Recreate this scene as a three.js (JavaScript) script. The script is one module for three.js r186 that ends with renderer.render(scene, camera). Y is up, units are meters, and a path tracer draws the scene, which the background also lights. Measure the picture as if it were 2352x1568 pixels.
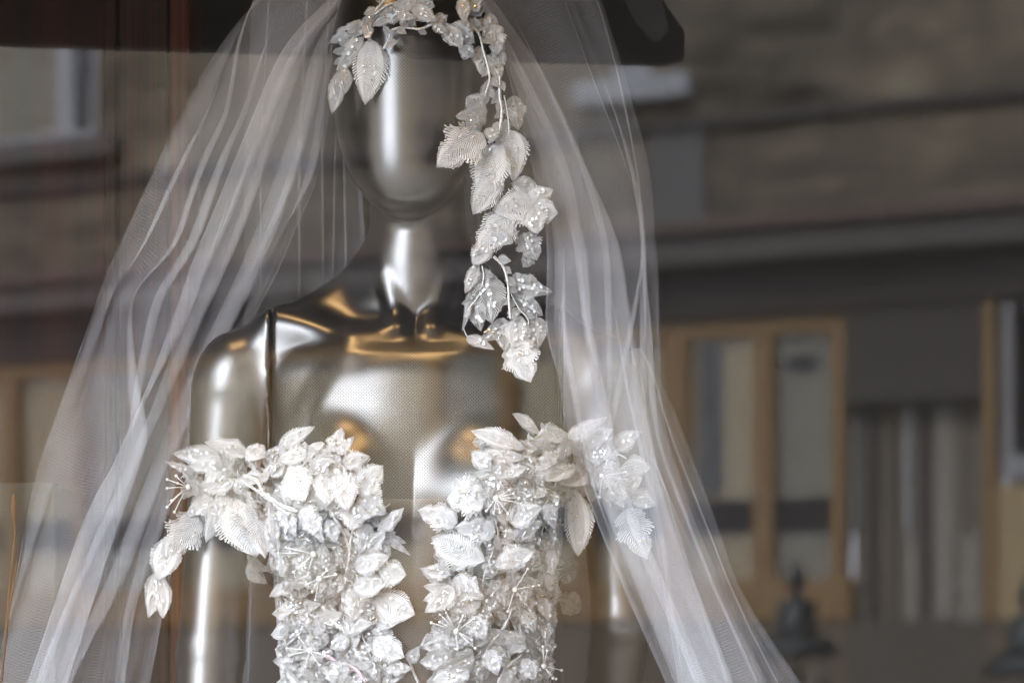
import * as THREE from 'three';
import { mergeGeometries } from 'three/addons/utils/BufferGeometryUtils.js';
import { RoundedBoxGeometry } from 'three/addons/geometries/RoundedBoxGeometry.js';

// ---------------------------------------------------------------- camera, sky, sun, exposure
const scene = new THREE.Scene();
const EYE = 1.6, DIST = 2.4;                       // eye height above the street, metres from lens to the figure
const camera = new THREE.PerspectiveCamera(14.46, 1024 / 682, 0.1, 400);
camera.position.set(0, EYE, DIST);
camera.setViewOffset(1024, 682, 0, -333.2, 1024, 682);   // lens shifted upwards, verticals stay vertical
camera.focus = 2.34;
camera.userData.fStop = 5.8;
scene.add(camera);

const renderer = new THREE.WebGLRenderer({ antialias: true });
renderer.toneMapping = THREE.LinearToneMapping;
renderer.toneMappingExposure = 5.1;
renderer.shadowMap.enabled = true;

{ // an even, bright overcast sky
  const W = 128, H = 64, d = new Float32Array(W * H * 4);
  for (let j = 0; j < H; j++) for (let i = 0; i < W; i++) {
    const el = ((j + 0.5) / H - 0.5) * Math.PI, k = Math.max(0, Math.sin(el)), o = (j * W + i) * 4;
    const v = 1.95 + 0.35 * k;
    d[o] = v * 0.93; d[o + 1] = v; d[o + 2] = v * 1.13; d[o + 3] = 1;
  }
  const sky = new THREE.DataTexture(d, W, H, THREE.RGBAFormat, THREE.FloatType);
  sky.mapping = THREE.EquirectangularReflectionMapping; sky.magFilter = THREE.LinearFilter; sky.needsUpdate = true;
  scene.background = sky; scene.environment = sky;
}
const sun = new THREE.DirectionalLight(new THREE.Color(1, 0.95, 0.89), 1.2);
sun.position.set(-14, 30, -20); sun.target.position.set(0, 3, 12);
sun.castShadow = true; sun.shadow.radius = 14; sun.shadow.mapSize.set(2048, 2048);
Object.assign(sun.shadow.camera, { left: -30, right: 30, top: 30, bottom: -30, near: 1, far: 120 });
scene.add(sun, sun.target);

// ---------------------------------------------------------------- helpers
let seed = 20240611;
const rnd = () => { seed = (seed + 0x6D2B79F5) | 0; let t = Math.imul(seed ^ (seed >>> 15), 1 | seed); t = (t + Math.imul(t ^ (t >>> 7), 61 | t)) ^ t; return ((t ^ (t >>> 14)) >>> 0) / 4294967296; };
const rr = (a, b) => a + (b - a) * rnd();
const clamp = (v, a, b) => Math.min(b, Math.max(a, v));
const lerp = (a, b, t) => a + (b - a) * t;
const PPM = 2575, CX = 1176, HY = 1550;             // plan units per metre at the figure, frame middle, eye line
const P = (X, Y, z = 0) => { const s = (DIST - z) / DIST / PPM; return new THREE.Vector3((X - CX) * s, EYE + (HY - Y) * s, z); };
const used = {};
const numbered = (n) => { const k = used[n] = (used[n] ?? -1) + 1; return k ? `${n}_${String(k).padStart(3, '0')}` : n; };
const shade = (o) => { o.castShadow = o.receiveShadow = true; return o; };
function thing(name, label, category, pos = [0, 0, 0], group) {
  const o = new THREE.Group(); o.name = numbered(name); o.position.set(...pos); o.userData = { label, category };
  if (group) o.userData.group = group;
  scene.add(o); return o;
}
function part(name, geo, mat, parent) { const m = shade(new THREE.Mesh(geo, mat)); m.name = name; parent.add(m); return m; }
function struct(name, geo, mat, label) { const m = shade(new THREE.Mesh(geo, mat)); m.name = numbered(name); m.userData.kind = 'structure'; if (label) m.userData.label = label; scene.add(m); return m; }
const box = (x0, x1, y0, y1, z0, z1, r = 0) => {
  const g = r ? new RoundedBoxGeometry(x1 - x0, y1 - y0, z1 - z0, 2, r) : new THREE.BoxGeometry(x1 - x0, y1 - y0, z1 - z0);
  return g.translate((x0 + x1) / 2, (y0 + y1) / 2, (z0 + z1) / 2);
};
const std = (o) => new THREE.MeshStandardMaterial(o);
const C = (r, g, b) => new THREE.Color().setRGB(r, g, b);
function tex(w, h, f, { srgb = false, repeat } = {}) {
  const d = new Uint8Array(w * h * 4);
  for (let j = 0; j < h; j++) for (let i = 0; i < w; i++) { const v = f(i / w, j / h, i, j), o = (j * w + i) * 4; d[o] = clamp(v[0], 0, 1) * 255; d[o + 1] = clamp(v[1] ?? v[0], 0, 1) * 255; d[o + 2] = clamp(v[2] ?? v[0], 0, 1) * 255; d[o + 3] = 255; }
  const t = new THREE.DataTexture(d, w, h); t.wrapS = t.wrapT = THREE.RepeatWrapping; t.magFilter = t.minFilter = THREE.LinearFilter;
  if (srgb) t.colorSpace = THREE.SRGBColorSpace;
  if (repeat) t.repeat.set(...repeat);
  t.needsUpdate = true; return t;
}
const hash = (i, j, s = 0) => { let h = Math.imul(i, 374761393) + Math.imul(j, 668265263) + Math.imul(s, 974634169); h = Math.imul(h ^ (h >>> 13), 1274126177); return ((h ^ (h >>> 16)) >>> 0) / 4294967296; };
function noise(x, y, per, s = 0) {                  // tileable value noise
  const xi = Math.floor(x), yi = Math.floor(y), fx = x - xi, fy = y - yi, u = fx * fx * (3 - 2 * fx), v = fy * fy * (3 - 2 * fy);
  const w = (i) => ((i % per) + per) % per, h = (i, j) => hash(w(i), w(j), s);
  return lerp(lerp(h(xi, yi), h(xi + 1, yi), u), lerp(h(xi, yi + 1), h(xi + 1, yi + 1), u), v);
}
const fbm = (u, v, p, s, n = 4) => { let a = 0, k = 0.5, t = 0; for (let o = 0; o < n; o++) { a += k * noise(u * p, v * p, p, s + o); t += k; p *= 2; k *= 0.55; } return a / t; };

// ---------------------------------------------------------------- the street outside and the house opposite
const GLASS_Z = 0.42, TURN = 0.454, TAN = Math.tan(TURN), FAR = 20;
const M = {
  stone: std({ roughness: 0.9, map: tex(512, 512, (u, v) => { const k = 0.72 + 0.45 * (fbm(u, v, 8, 3) - 0.5) + 0.5 * (fbm(u, v * 2, 3, 9) - 0.5) + 0.4 * (fbm(u, v * 6, 4, 14) - 0.5); return [k, k * 0.93, k * 0.83]; }, { srgb: true }), color: C(0.3, 0.288, 0.258) }),
  cornice: std({ roughness: 0.85, color: C(0.13, 0.117, 0.107) }),
  fascia: std({ roughness: 0.6, color: C(0.03, 0.021, 0.015) }),
  ochre: std({ roughness: 0.5, color: C(0.3, 0.175, 0.06) }),
  whitePaint: std({ roughness: 0.5, color: C(0.39, 0.395, 0.41) }),
  blind: std({ roughness: 0.9, color: C(0.5, 0.375, 0.2) }),
  cream: std({ roughness: 0.9, color: C(0.25, 0.21, 0.13) }),
  darkRoom: std({ roughness: 0.9, color: C(0.025, 0.0225, 0.0225) }),
  brown: std({ roughness: 0.7, color: C(0.065, 0.0525, 0.0475) }),
  roof: std({ roughness: 0.8, color: C(0.14, 0.1, 0.085) }),
  iron: std({ roughness: 0.22, metalness: 0.5, color: C(0.02, 0.028, 0.03) }),
  asphalt: std({ roughness: 0.9, color: C(0.12, 0.115, 0.11) }),
  pane: new THREE.MeshPhysicalMaterial({ roughness: 0, transmission: 1, thickness: 0, ior: 1.5, color: C(0.96, 0.97, 0.97) }),
  skirting: std({ roughness: 0.7, color: C(0.17, 0.125, 0.08) }), panel: std({ roughness: 0.8, color: C(0.115, 0.1, 0.08) }), plaque: std({ roughness: 0.6, color: C(0.13, 0.125, 0.12) }),
  plaster: std({ roughness: 0.9, color: C(0.36, 0.33, 0.29) }),
};
function stoneUV(g, k = 0.33) { const p = g.attributes.position, u = g.attributes.uv; for (let i = 0; i < p.count; i++) u.setXY(i, (p.getX(i) + p.getZ(i)) * k, p.getY(i) * k); return g; }
// where a point of the reflection (plan units) lies on the front of the house: [metres along it, metres above the street]
const fac = (X, Y) => { const dx = (X - CX) / PPM / DIST, t = FAR / (1 + dx * TAN), dy = (HY - Y) / PPM / DIST; return [t * dx / Math.cos(TURN), EYE + t * dy]; };
struct('street', stoneUV(box(-60, 60, -0.2, 0, 1.2, 80)), M.asphalt);
struct('pavement', box(-60, 60, -0.2, 0.12, 0.5, 1.2), M.plaster);
{
  const h = thing('townhouse', 'stone townhouse across the street with ochre shop windows, seen mirrored in the glass', 'building', [0, 0, 2 * GLASS_Z - DIST + FAR]);
  h.rotation.y = TURN;
  const L = -9.6, R = 14, TOP = 20, SILL = 5.86, [w1, w2] = [fac(-170, 300)[0], fac(222, 300)[0]], [w3, w4] = [fac(1392, 180)[0], fac(1492, 180)[0] ];
  const HEAD = SILL + 2.1;
  // wall pieces round the window openings (local z points away from us)
  const wins = [[L + 1.2, L + 2.6], [w1, w2], [w3, w4], [w4 + 3.4, w4 + 4.8], [w4 + 7, w4 + 8.4]];
  let x = L;
  for (const [a, b] of wins) { part('wall', stoneUV(box(x, a, SILL, HEAD, 0, 0.5)), M.stone, h); x = b; }
  part('wall', stoneUV(box(x, R, SILL, HEAD, 0, 0.5)), M.stone, h);
  part('wall', stoneUV(box(L, R, 4.8, SILL, 0, 0.5)), M.stone, h);
  part('wall', stoneUV(box(L, R, HEAD, TOP, 0, 0.5)), M.stone, h);
  part('gable_wall', box(L, L + 0.5, 0, TOP, 0.502, 9), M.plaster, h);
  part('roof', box(L - 0.3, R + 0.3, TOP + 0.002, TOP + 0.5, -0.6, 9.5), M.roof, h);
  for (const [k, [a, b]] of wins.entries()) {
    const f = part('window', mergeGeometries([box(a, a + 0.1, SILL + 0.06, HEAD, 0.1, 0.2), box(b - 0.1, b, SILL + 0.06, HEAD, 0.1, 0.2), box(a + 0.1, b - 0.1, HEAD - 0.1, HEAD, 0.1, 0.2), box(a + 0.1, b - 0.1, SILL + 0.06, SILL + 0.16, 0.1, 0.2)]), M.whitePaint, h);
    const m = k === 1 ? fac(128, 250)[0] : (a + b) / 2;
    part('mullion', box(m - 0.09, m + 0.09, SILL + 0.16, HEAD - 0.1, 0.11, 0.19), M.whitePaint, f);
    part('pane', box(a + 0.1, m - 0.09, SILL + 0.16, HEAD - 0.1, 0.145, 0.15), M.pane, f); part('pane', box(m + 0.09, b - 0.1, SILL + 0.16, HEAD - 0.1, 0.145, 0.15), M.pane, f);
    part('curtain', box(a, m - 0.12, SILL, HEAD, 0.3, 0.32), M.cream, f);
    part('room', box(m - 0.1, b, SILL, HEAD, 0.44, 0.46), M.darkRoom, f);
    if (k === 1) part('curtain', box(m + 0.12, m + 0.55, SILL, HEAD, 0.34, 0.36), M.whitePaint, f);
    part('window_sill', box(a - 0.2, b + (k === 1 ? 0.25 : 0.36), SILL - 0.12, SILL + 0.058, -0.16, 0.2, 0.02), k === 1 ? M.cornice : M.whitePaint, f);
  }
  part('string_course', box(L, R, 5.52, 5.6, -0.07, -0.002), M.brown, h);
  part('cornice', box(L, R, 4.72, 4.8, -0.42, 0.3), M.roof, h);
  part('cornice', box(L, R, 4.5, 4.718, -0.34, 0.3, 0.03), M.cornice, h);
  part('fascia_board', box(L, R, 4.16, 4.498, -0.06, 0.3), M.fascia, h);
  // the shopfront: ochre posts and rails, blinds behind the panes
  const posts = [[-190, 36], [20, 44], [178, 32], [400, 40], [600, 40], [800, 44], [990, 44], [1160, 44], [1340, 44], [1550, 60], [1752, 46], [1925, 30]].map(([X, w]) => [fac(X, 1000)[0], w / PPM / DIST * 20]);
  const xe = posts.at(-1)[0], xs = posts[0][0];
  part('shop_rail', box(xs - 0.1, xe + 0.1, 4.02, 4.158, 0.02, 0.14), M.ochre, h);
  part('shop_rail', box(xs - 0.1, xe + 0.1, 1.98, 2.28, -0.03, 0.16, 0.02), M.ochre, h);
  part('shop_base', box(L, R, 0, 1.978, 0, 0.2), M.skirting, h);
  { const [q0, g0] = fac(1492, 540), [q1, g1] = fac(1622, 265); part('wall_plaque', box(q0, q1, g0, g1, -0.03, -0.002, 0.01), M.plaque, h); }
  part('transom', box(xs, xe, 2.62, 2.86, 0.06, 0.1), M.darkRoom, h);
  for (const [s, w] of posts) part('shop_post', box(s - w / 2, s + w / 2, 2.282, 4.018, 0, 0.16), M.ochre, h);
  for (let k = 0; k + 1 < posts.length; k++) {
    const a = posts[k][0] + posts[k][1] / 2, b = posts[k + 1][0] - posts[k + 1][1] / 2;
    part('pane', box(a, b, 2.282, 4.018, 0.07, 0.076), M.pane, h);
    part('blind', box(a, b, 2.2, 4.1, 0.1 + 0.01 * (k % 3), 0.115 + 0.01 * (k % 3)), k % 4 === 2 ? M.cream : M.blind, h);
    if (k === 9) part('inner_post', box(a + 0.06, a + 0.24, 2.9, 4.0, 0.08, 0.098), M.darkRoom, h);
  }
  part('shop_wall', box(L, xs - 0.1, 1.98, 4.158, 0, 0.3), M.plaster, h);
  // brown bay to the right, with pale upright boards below a dark panel
  const [b0] = fac(1942, 900), [b1] = fac(2262, 900), [b2] = fac(2290, 900);
  part('shop_wall', box(b0, b1, 3.5, 4.158, -0.02, 0.3), M.brown, h);
  part('shop_wall', box(b0, b1, 1.98, 3.498, 0.2, 0.3), M.plaster, h);
  [[1952, 12, M.whitePaint], [1990, 26, M.brown], [2035, 22, M.stone], [2072, 16, M.whitePaint], [2108, 24, M.brown], [2160, 30, M.plaster], [2205, 20, M.stone], [2245, 20, M.brown]].forEach(([X, w, m], i) => { const s = fac(X, 1000)[0], d = w / PPM / DIST * 9.5; part('upright_board', box(s - d, s + d, i % 3 ? 2.0 : 2.6, 3.49, 0.1 + 0.01 * i, 0.19), m, h); });
  part('shop_wall', box(b0, b1, 1.1, 1.979, -0.012, 0.198), M.panel, h);
  part('shop_post', box(b1, b2, 1.98, 4.158, -0.04, 0.2), M.ochre, h);
  part('shop_wall', box(b2, R, 1.98, 2.9, -0.01, 0.3), M.blind, h);
  const f = part('window', mergeGeometries([box(b2 + 0.02, b2 + 0.1, 3.1, 4.1, 0.05, 0.1), box(b2 + 0.02, b2 + 1.4, 2.94, 3.1, 0.03, 0.1), box(b2 + 0.5, b2 + 0.62, 3.1, 4.1, 0.05, 0.1)]), M.whitePaint, h);
  part('room', box(b2, R, 2.9, 4.158, 0.3, 0.32), M.darkRoom, f);
  // dark shade hanging inside the shop
  const [ls, lh] = fac(1835, 830), lamp = part('hanging_lamp', new THREE.SphereGeometry(0.17, 20, 12).scale(1, 0.42, 0.2).translate(ls, lh, 0.1), M.darkRoom, h);
  part('lamp_rod', new THREE.CylinderGeometry(0.012, 0.012, 0.5, 8).translate(ls, lh + 0.3, 0.12), M.darkRoom, lamp);
}
{ // neighbour across the side street, and a lower house far down it
  const n = thing('corner_house', 'plain plastered corner house beyond the side street', 'building', [-36, 0, 22]);
  part('wall', stoneUV(box(-9.5, 9.5, 0, 13, -6, 6)), M.stone, n); part('roof', box(-9.8, 9.8, 13.002, 13.5, -6.3, 6.3), M.roof, n);
  for (let k = 0; k < 6; k++) for (let s = 0; s < 3; s++) { const w = part('window', box(-8.3 + k * 2.9, -7.1 + k * 2.9, 4.5 + s * 3, 6.4 + s * 3, -6.06, -5.9), M.whitePaint, n); part('pane', box(-8.15 + k * 2.9, -7.25 + k * 2.9, 4.65 + s * 3, 6.25 + s * 3, -6.08, -6.061), M.darkRoom, w); }
}
{ // the wing of the shop's own house that closes the street on the right
  const n = thing('side_wing', 'dark plastered wing of the house standing forward beside the shop window', 'building', [3.7, 0, 0.9]);
  part('wall', stoneUV(box(0, 7, 0, 10, 0.4, 10)), M.brown, n); part('roof', box(-0.2, 7.2, 10.002, 10.4, 0.2, 10.2), M.roof, n);
  for (let k = 0; k < 3; k++) for (let f = 0; f < 2; f++) { const w = part('window', box(-0.04, 0.1, 3.6 + f * 3, 5.4 + f * 3, 1.4 + k * 3, 2.5 + k * 3), M.plaster, n); part('pane', box(-0.06, -0.041, 3.72 + f * 3, 5.28 + f * 3, 1.5 + k * 3, 2.4 + k * 3), M.darkRoom, w); }
}
for (const [X, Y, t, lab] of [[1830, 1295, 13.5, 'dark iron street lantern mirrored beside the veil hem'], [2362, 1330, 13, 'dark iron street lantern mirrored at the edge of the glass']]) {
  const q = P(X, Y, DIST - t), l = thing('street_lamp', lab, 'street lamp', [q.x, 0, 2 * GLASS_Z - q.z], 'iron lamps along the street'), top = q.y;
  part('post', new THREE.LatheGeometry([[0.09, 0], [0.09, 0.3], [0.05, 0.42], [0.04, top - 1], [0.06, top - 0.95]].map((p) => new THREE.Vector2(...p)), 16), M.iron, l);
  part('finial', new THREE.LatheGeometry([[0.001, 0.02], [0.035, -0.03], [0.05, -0.09], [0.03, -0.12], [0.03, -0.17], [0.1, -0.19], [0.1, -0.32], [0.13, -0.34]].map(([r, y]) => new THREE.Vector2(r, top + y)), 20), M.iron, l);
  part('lamp_roof', new THREE.LatheGeometry([[0.1, -0.335], [0.1, -0.35], [0.17, -0.37], [0.215, -0.43], [0.22, -0.47], [0.15, -0.475]].map(([r, y]) => new THREE.Vector2(r, top + y)), 24), M.iron, l);
  part('lantern_glass', new THREE.CylinderGeometry(0.17, 0.12, 0.4, 8, 1, true).translate(0, top - 0.68, 0), M.pane, l);
  for (let k = 0; k < 4; k++) { const a = k * Math.PI / 2; part('lantern_bar', new THREE.CylinderGeometry(0.012, 0.012, 0.38, 6).rotateX(0).translate(Math.cos(a) * 0.15, top - 0.68, Math.sin(a) * 0.15), M.iron, l); }
}

// ---------------------------------------------------------------- the shop: front, display window, its lining and lamps
const wood = (rough, dark) => new THREE.MeshPhysicalMaterial({ roughness: rough + 0.2, specularIntensity: 0.35, map: tex(512, 512, (u, v) => { const g = fbm(u * 1, v * 0.08, 32, 21, 3), s = fbm(u, v * 0.3, 6, 5), k = 0.25 + 0.55 * g + 0.3 * (s - 0.5); return [k * 0.86, k * 0.5, k * 0.3]; }, { srgb: true }), color: dark });
const W = {
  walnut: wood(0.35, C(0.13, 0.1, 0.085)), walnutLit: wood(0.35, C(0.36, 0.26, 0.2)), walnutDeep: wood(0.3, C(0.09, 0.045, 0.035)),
  lining: std({ roughness: 0.75, color: C(0.03, 0.027, 0.024) }), dark: std({ roughness: 0.8, color: C(0.03, 0.027, 0.024) }), front: std({ roughness: 0.6, color: C(0.06, 0.045, 0.035) }), awning: std({ roughness: 0.8, color: C(0.45, 0.42, 0.37) }), pale: std({ roughness: 0.9, color: C(0.05, 0.046, 0.038) }), base: std({ roughness: 0.5, color: C(0.22, 0.19, 0.16) }),
};
const BACK = -1.0, FLOOR = 0.42, CEIL = 2.62, LINTEL = 2.28, X0 = -1.3, X1 = 2.1;
struct('shop_wall', mergeGeometries([box(-9, X0, 0, 7, GLASS_Z - 0.12, GLASS_Z + 0.08), box(X1, 9, 0, 7, GLASS_Z - 0.12, GLASS_Z + 0.08), box(X0, X1, LINTEL, 7, GLASS_Z - 0.12, GLASS_Z + 0.08), box(X0, X1, 0, FLOOR, GLASS_Z - 0.12, GLASS_Z + 0.08), box(-9, 9, 7.0, 7.2, -3, 1)]), W.front);
struct('display_floor', box(X0 - 0.1, X1 + 0.1, FLOOR - 0.1, FLOOR - 0.002, BACK - 0.1, GLASS_Z - 0.122), W.base);
struct('display_ceiling', box(X0 - 0.1, X1 + 0.1, CEIL + 0.002, CEIL + 0.1, BACK - 0.1, GLASS_Z - 0.122), W.lining);
struct('back_wall', box(X0 - 0.1, X1 + 0.1, FLOOR, CEIL, BACK - 0.1, BACK), W.lining);
struct('side_wall_left', box(X0 - 0.1, X0, FLOOR, CEIL, BACK + 0.002, GLASS_Z - 0.122), W.dark);
struct('side_wall_right', box(X1, X1 + 0.1, FLOOR, CEIL, BACK + 0.002, GLASS_Z - 0.122), W.lining);
{
  const g = thing('window_glass', 'large shop window pane mirroring the street', 'glass pane', [0, 0, GLASS_Z]);
  part('pane', new THREE.PlaneGeometry(X1 - X0, LINTEL - FLOOR).translate((X0 + X1) / 2, (LINTEL + FLOOR) / 2, 0), new THREE.MeshPhysicalMaterial({ roughness: 0, transmission: 1, thickness: 0, ior: 1.61, color: C(1, 1, 1) }), g);
  // the upright walnut post and boarding at the left
  const zp = -0.34, a = P(262, 0, zp).x, b = P(274, 0, zp).x, c = P(386, 0, zp).x, d = P(432, 0, zp).x;
  const t = thing('wooden_post', 'dark walnut window post with an orange-brown edge, behind the veil at upper left', 'post', [0, FLOOR, 0]);
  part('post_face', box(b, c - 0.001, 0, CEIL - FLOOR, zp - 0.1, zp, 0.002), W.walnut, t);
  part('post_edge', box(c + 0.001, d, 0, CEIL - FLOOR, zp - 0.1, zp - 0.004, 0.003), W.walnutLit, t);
  const p = thing('wood_boarding', 'red-brown polished wooden boarding in the top left corner', 'boarding', [0, FLOOR, 0]);
  const e = P(234, 0, zp).x;
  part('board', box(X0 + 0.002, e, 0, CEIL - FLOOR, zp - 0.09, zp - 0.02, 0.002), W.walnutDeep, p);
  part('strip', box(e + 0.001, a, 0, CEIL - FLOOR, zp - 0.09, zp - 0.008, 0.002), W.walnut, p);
}
{ // pale plinth and a dried stem at the left edge of the display
  const z = -0.2, a = P(-260, 1108, z), b = P(128, 1108, z), o = thing('display_plinth', 'pale low plinth at the left edge of the display, behind the veil', 'plinth', [(a.x + b.x) / 2, FLOOR, z - 0.12]);
  part('plinth_body', box(-(b.x - a.x) / 2, (b.x - a.x) / 2, 0, a.y - FLOOR, -0.12, 0.12, 0.003), W.pale, o);
  const d = thing('dried_stem', 'thin orange-brown dried stem standing at the lower left edge', 'dried stem', [P(0, 1900, 0.06).x, FLOOR, 0.06]), q = (X, Y) => P(X, Y, 0.06).sub(d.position);
  const m = std({ color: C(0.11, 0.055, 0.02), roughness: 0.8 });
  part('stem', new THREE.TubeGeometry(new THREE.CatmullRomCurve3([new THREE.Vector3(0, 0, 0), q(2, 1570), q(12, 1470), q(22, 1330), q(34, 1230), q(31, 1170)]), 60, 0.0011, 8), m, d);
  part('seed_head', new THREE.SphereGeometry(1, 14, 12).scale(0.0026, 0.012, 0.0026).translate(...q(31, 1165).toArray()), m, d);
  part('stem', new THREE.TubeGeometry(new THREE.CatmullRomCurve3([q(14, 1450), q(20, 1400), q(30, 1340), q(38, 1290)]), 30, 0.0009, 6), m, d);
}
{ // narrow dark board of the awning, hung in front of the glass above eye level
  const t = DIST - GLASS_Z + 0.85, l = P(-120, 96, DIST - t), r = P(1592, 146, DIST - t), zr = GLASS_Z + 0.85;
  const o = thing('awning_board', 'narrow dark awning board mirrored along the top of the glass', 'board', [(l.x + r.x) / 2, (l.y + r.y) / 2, zr]);
  o.rotation.z = Math.atan2(r.y - l.y, r.x - l.x);
  const len = Math.hypot(r.x - l.x, r.y - l.y);
  const sh = new THREE.Shape([[-len / 2, 0], [len / 2 - 0.03, 0], [len / 2 - 0.012, 0.006], [len / 2 - 0.012, 0.03], [len / 2 - 0.05, 0.085], [-len / 2, 0.085]].map((p) => new THREE.Vector2(...p)));
  part('board', new THREE.ExtrudeGeometry(sh, { depth: 0.018, bevelEnabled: true, bevelSize: 0.002, bevelThickness: 0.002, bevelSegments: 2 }).translate(0, 0, -0.009), W.awning, o);
  for (const s of [-0.4, 0.42]) part('bracket', box(len * s, len * s + 0.02, 0.085, 0.1, -0.76, 0.0), W.dark, o);
}
for (const [x, z, lab] of [[-0.36, 0.25, 'left'], [-0.06, 0.27, 'right']]) {
  const l = thing('spot_lamp', `warm ceiling spot lamp above the ${lab} shoulder of the mannequin`, 'lamp', [x, CEIL, z], 'warm spot lamps over the display');
  part('lamp_ring', new THREE.TorusGeometry(0.07, 0.008, 8, 32).rotateX(Math.PI / 2).translate(0, -0.004, 0), W.base, l);
  part('lamp_bulb', new THREE.CircleGeometry(0.064, 32).rotateX(Math.PI / 2).translate(0, -0.006, 0), std({ color: 0x000000, emissive: C(1, 0.62, 0.24), emissiveIntensity: 1.5 }), l);
  const s = new THREE.SpotLight(new THREE.Color(1, 0.62, 0.28), 0.1, 0, 0.7, 0.6, 2); s.position.set(0, -0.02, 0); s.target.position.set(0, -0.8, -0.22); s.castShadow = true; s.shadow.radius = 6.5;
  l.add(s, s.target);
}

// ---------------------------------------------------------------- the mannequin: one distance field for the whole figure
const MX = (955 - CX) / PPM;
const smin = (a, b, k) => { const h = clamp(0.5 + 0.5 * (b - a) / k, 0, 1); return b + (a - b) * h - k * h * (1 - h); };
const smax = (a, b, k) => -smin(-a, -b, k);
function cap(x, y, z, a, b, ra, rb) { const dx = b[0] - a[0], dy = b[1] - a[1], dz = b[2] - a[2], t = clamp(((x - a[0]) * dx + (y - a[1]) * dy + (z - a[2]) * dz) / (dx * dx + dy * dy + dz * dz), 0, 1); return Math.hypot(x - a[0] - t * dx, y - a[1] - t * dy, z - a[2] - t * dz) - lerp(ra, rb, t); }
function ell(x, y, z, c, r) { const px = x - c[0], py = y - c[1], pz = z - c[2], k0 = Math.hypot(px / r[0], py / r[1], pz / r[2]), k1 = Math.hypot(px / r[0] ** 2, py / r[1] ** 2, pz / r[2] ** 2); return k1 < 1e-9 ? -Math.min(...r) : k0 * (k0 - 1) / k1; }
const PROF = [[1.40, .130, .098, -.01], [1.56, .1165, .088, -.01], [1.65, .121, .093, -.01], [1.72, .127, .097, -.012], [1.79, .134, .098, -.02], [1.85, .136, .094, -.026], [1.88, .128, .086, -.03], [1.895, .116, .07, -.034], [1.912, .09, .05, -.037], [1.94, .052, .043, -.035], [1.97, .045, .04, -.03], [2.2, .045, .04, -.03]];
// head: height, half width, front, back
const HEAD = [[1.98, .012, .056, .03], [2.003, .02, .065, .02], [2.016, .034, .0735, .008], [2.032, .0455, .0785, -.008], [2.052, .0555, .0812, -.035], [2.08, .0635, .083, -.07], [2.11, .0675, .0843, -.09], [2.14, .069, .085, -.099], [2.165, .0685, .0835, -.1], [2.19, .0645, .075, -.094], [2.215, .055, .057, -.078], [2.235, .04, .034, -.055], [2.26, .02, .0, -.03]];
const prof = (y) => table(PROF, y);
function table(PROF, y) {
  let i = 0; while (i < PROF.length - 2 && y > PROF[i + 1][0]) i++;
  const p0 = PROF[Math.max(0, i - 1)], p1 = PROF[i], p2 = PROF[i + 1], p3 = PROF[Math.min(PROF.length - 1, i + 2)], t = clamp((y - p1[0]) / (p2[0] - p1[0]), 0, 1), h = p2[0] - p1[0];
  return [1, 2, 3].map((k) => { const m1 = (p2[k] - p0[k]) / (p2[0] - p0[0] || 1) * h, m2 = (p3[k] - p1[k]) / (p3[0] - p1[0] || 1) * h, t2 = t * t, t3 = t2 * t; return (2 * t3 - 3 * t2 + 1) * p1[k] + (t3 - 2 * t2 + t) * m1 + (-2 * t3 + 3 * t2) * p2[k] + (t3 - t2) * m2; });
}
function trunk(ax, y, z) {
  const [a, b, cz] = prof(y), pz = z - cz, k0 = Math.hypot(ax / a, pz / b), k1 = Math.hypot(ax / (a * a), pz / (b * b));
  let d = k1 < 1e-9 ? -b : k0 * (k0 - 1) / k1;
  d = smax(d, y - 1.97, 0.02);
  d = smin(d, ell(ax, y, z, [.064, 1.742, .05], [.06, .068, .06]), .03);
  return d;
}
function figure(X, y, z) {
  const x = X - MX, ax = Math.abs(x);
  let d = trunk(ax, y, z);
  if (y > 1.8) {
    d = smin(d, cap(ax, y, z, [.05, 1.908, -.033], [.160, 1.8735, -.03], .028, .0375), .03);
    d = smin(d, cap(ax, y, z, [.026, 1.968, -.036], [.115, 1.902, -.036], .020, .022), .035);
    d = smin(d, cap(x, y, z, [.001, 1.89, -.03], [.001, 2.05, -.018], .048, .041), .025);
    d = smin(d, cap(ax, y, z, [.0115, 1.905, .021], [.027, 1.955, .008], .0048, .0035), .011);
    d = smin(d, smin(cap(ax, y, z, [.018, 1.899, .029], [.052, 1.8925, .026], .006, .0065), cap(ax, y, z, [.052, 1.8925, .026], [.125, 1.916, -.008], .0065, .008), .018), .03);
    d = -smin(-d, cap(ax, y, z, [.126, 1.82, .036], [.095, 1.88, .054], .013, .012), .026);
    const h = x + .006;
    const [a, zf, zb] = table(HEAD, y), b = (zf - zb) / 2, pz = z - (zf + zb) / 2, k0 = Math.hypot(h / a, pz / b), k1 = Math.hypot(h / (a * a), pz / (b * b));
    const f = smax(smax(k1 < 1e-9 ? -a : 0.8 * k0 * (k0 - 1) / k1, 2.002 - y, .012), y - 2.243, .02);
    d = smin(d, f, .012);
  }
  return smin(d, arms(x, ax, y, z), .014);
}
function arms(x, ax, y, z) {
  let d = cap(ax, y, z, [.1675, 1.852, -.03], [.1795, 1.735, -.032], .0365, .029);
  if (x < 0) d = smin(d, smin(cap(ax, y, z, [.1795, 1.735, -.032], [.186, 1.62, -.028], .029, .0305), cap(ax, y, z, [.186, 1.62, -.028], [.196, 1.4, .0], .0305, .024), .004), .004);
  else d = smin(d, smin(cap(ax, y, z, [.1795, 1.735, -.032], [.186, 1.655, -.034], .029, .028), cap(ax, y, z, [.186, 1.655, -.034], [.17, 1.5, -.16], .028, .023), .006), .004);
  return d;
}
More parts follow.
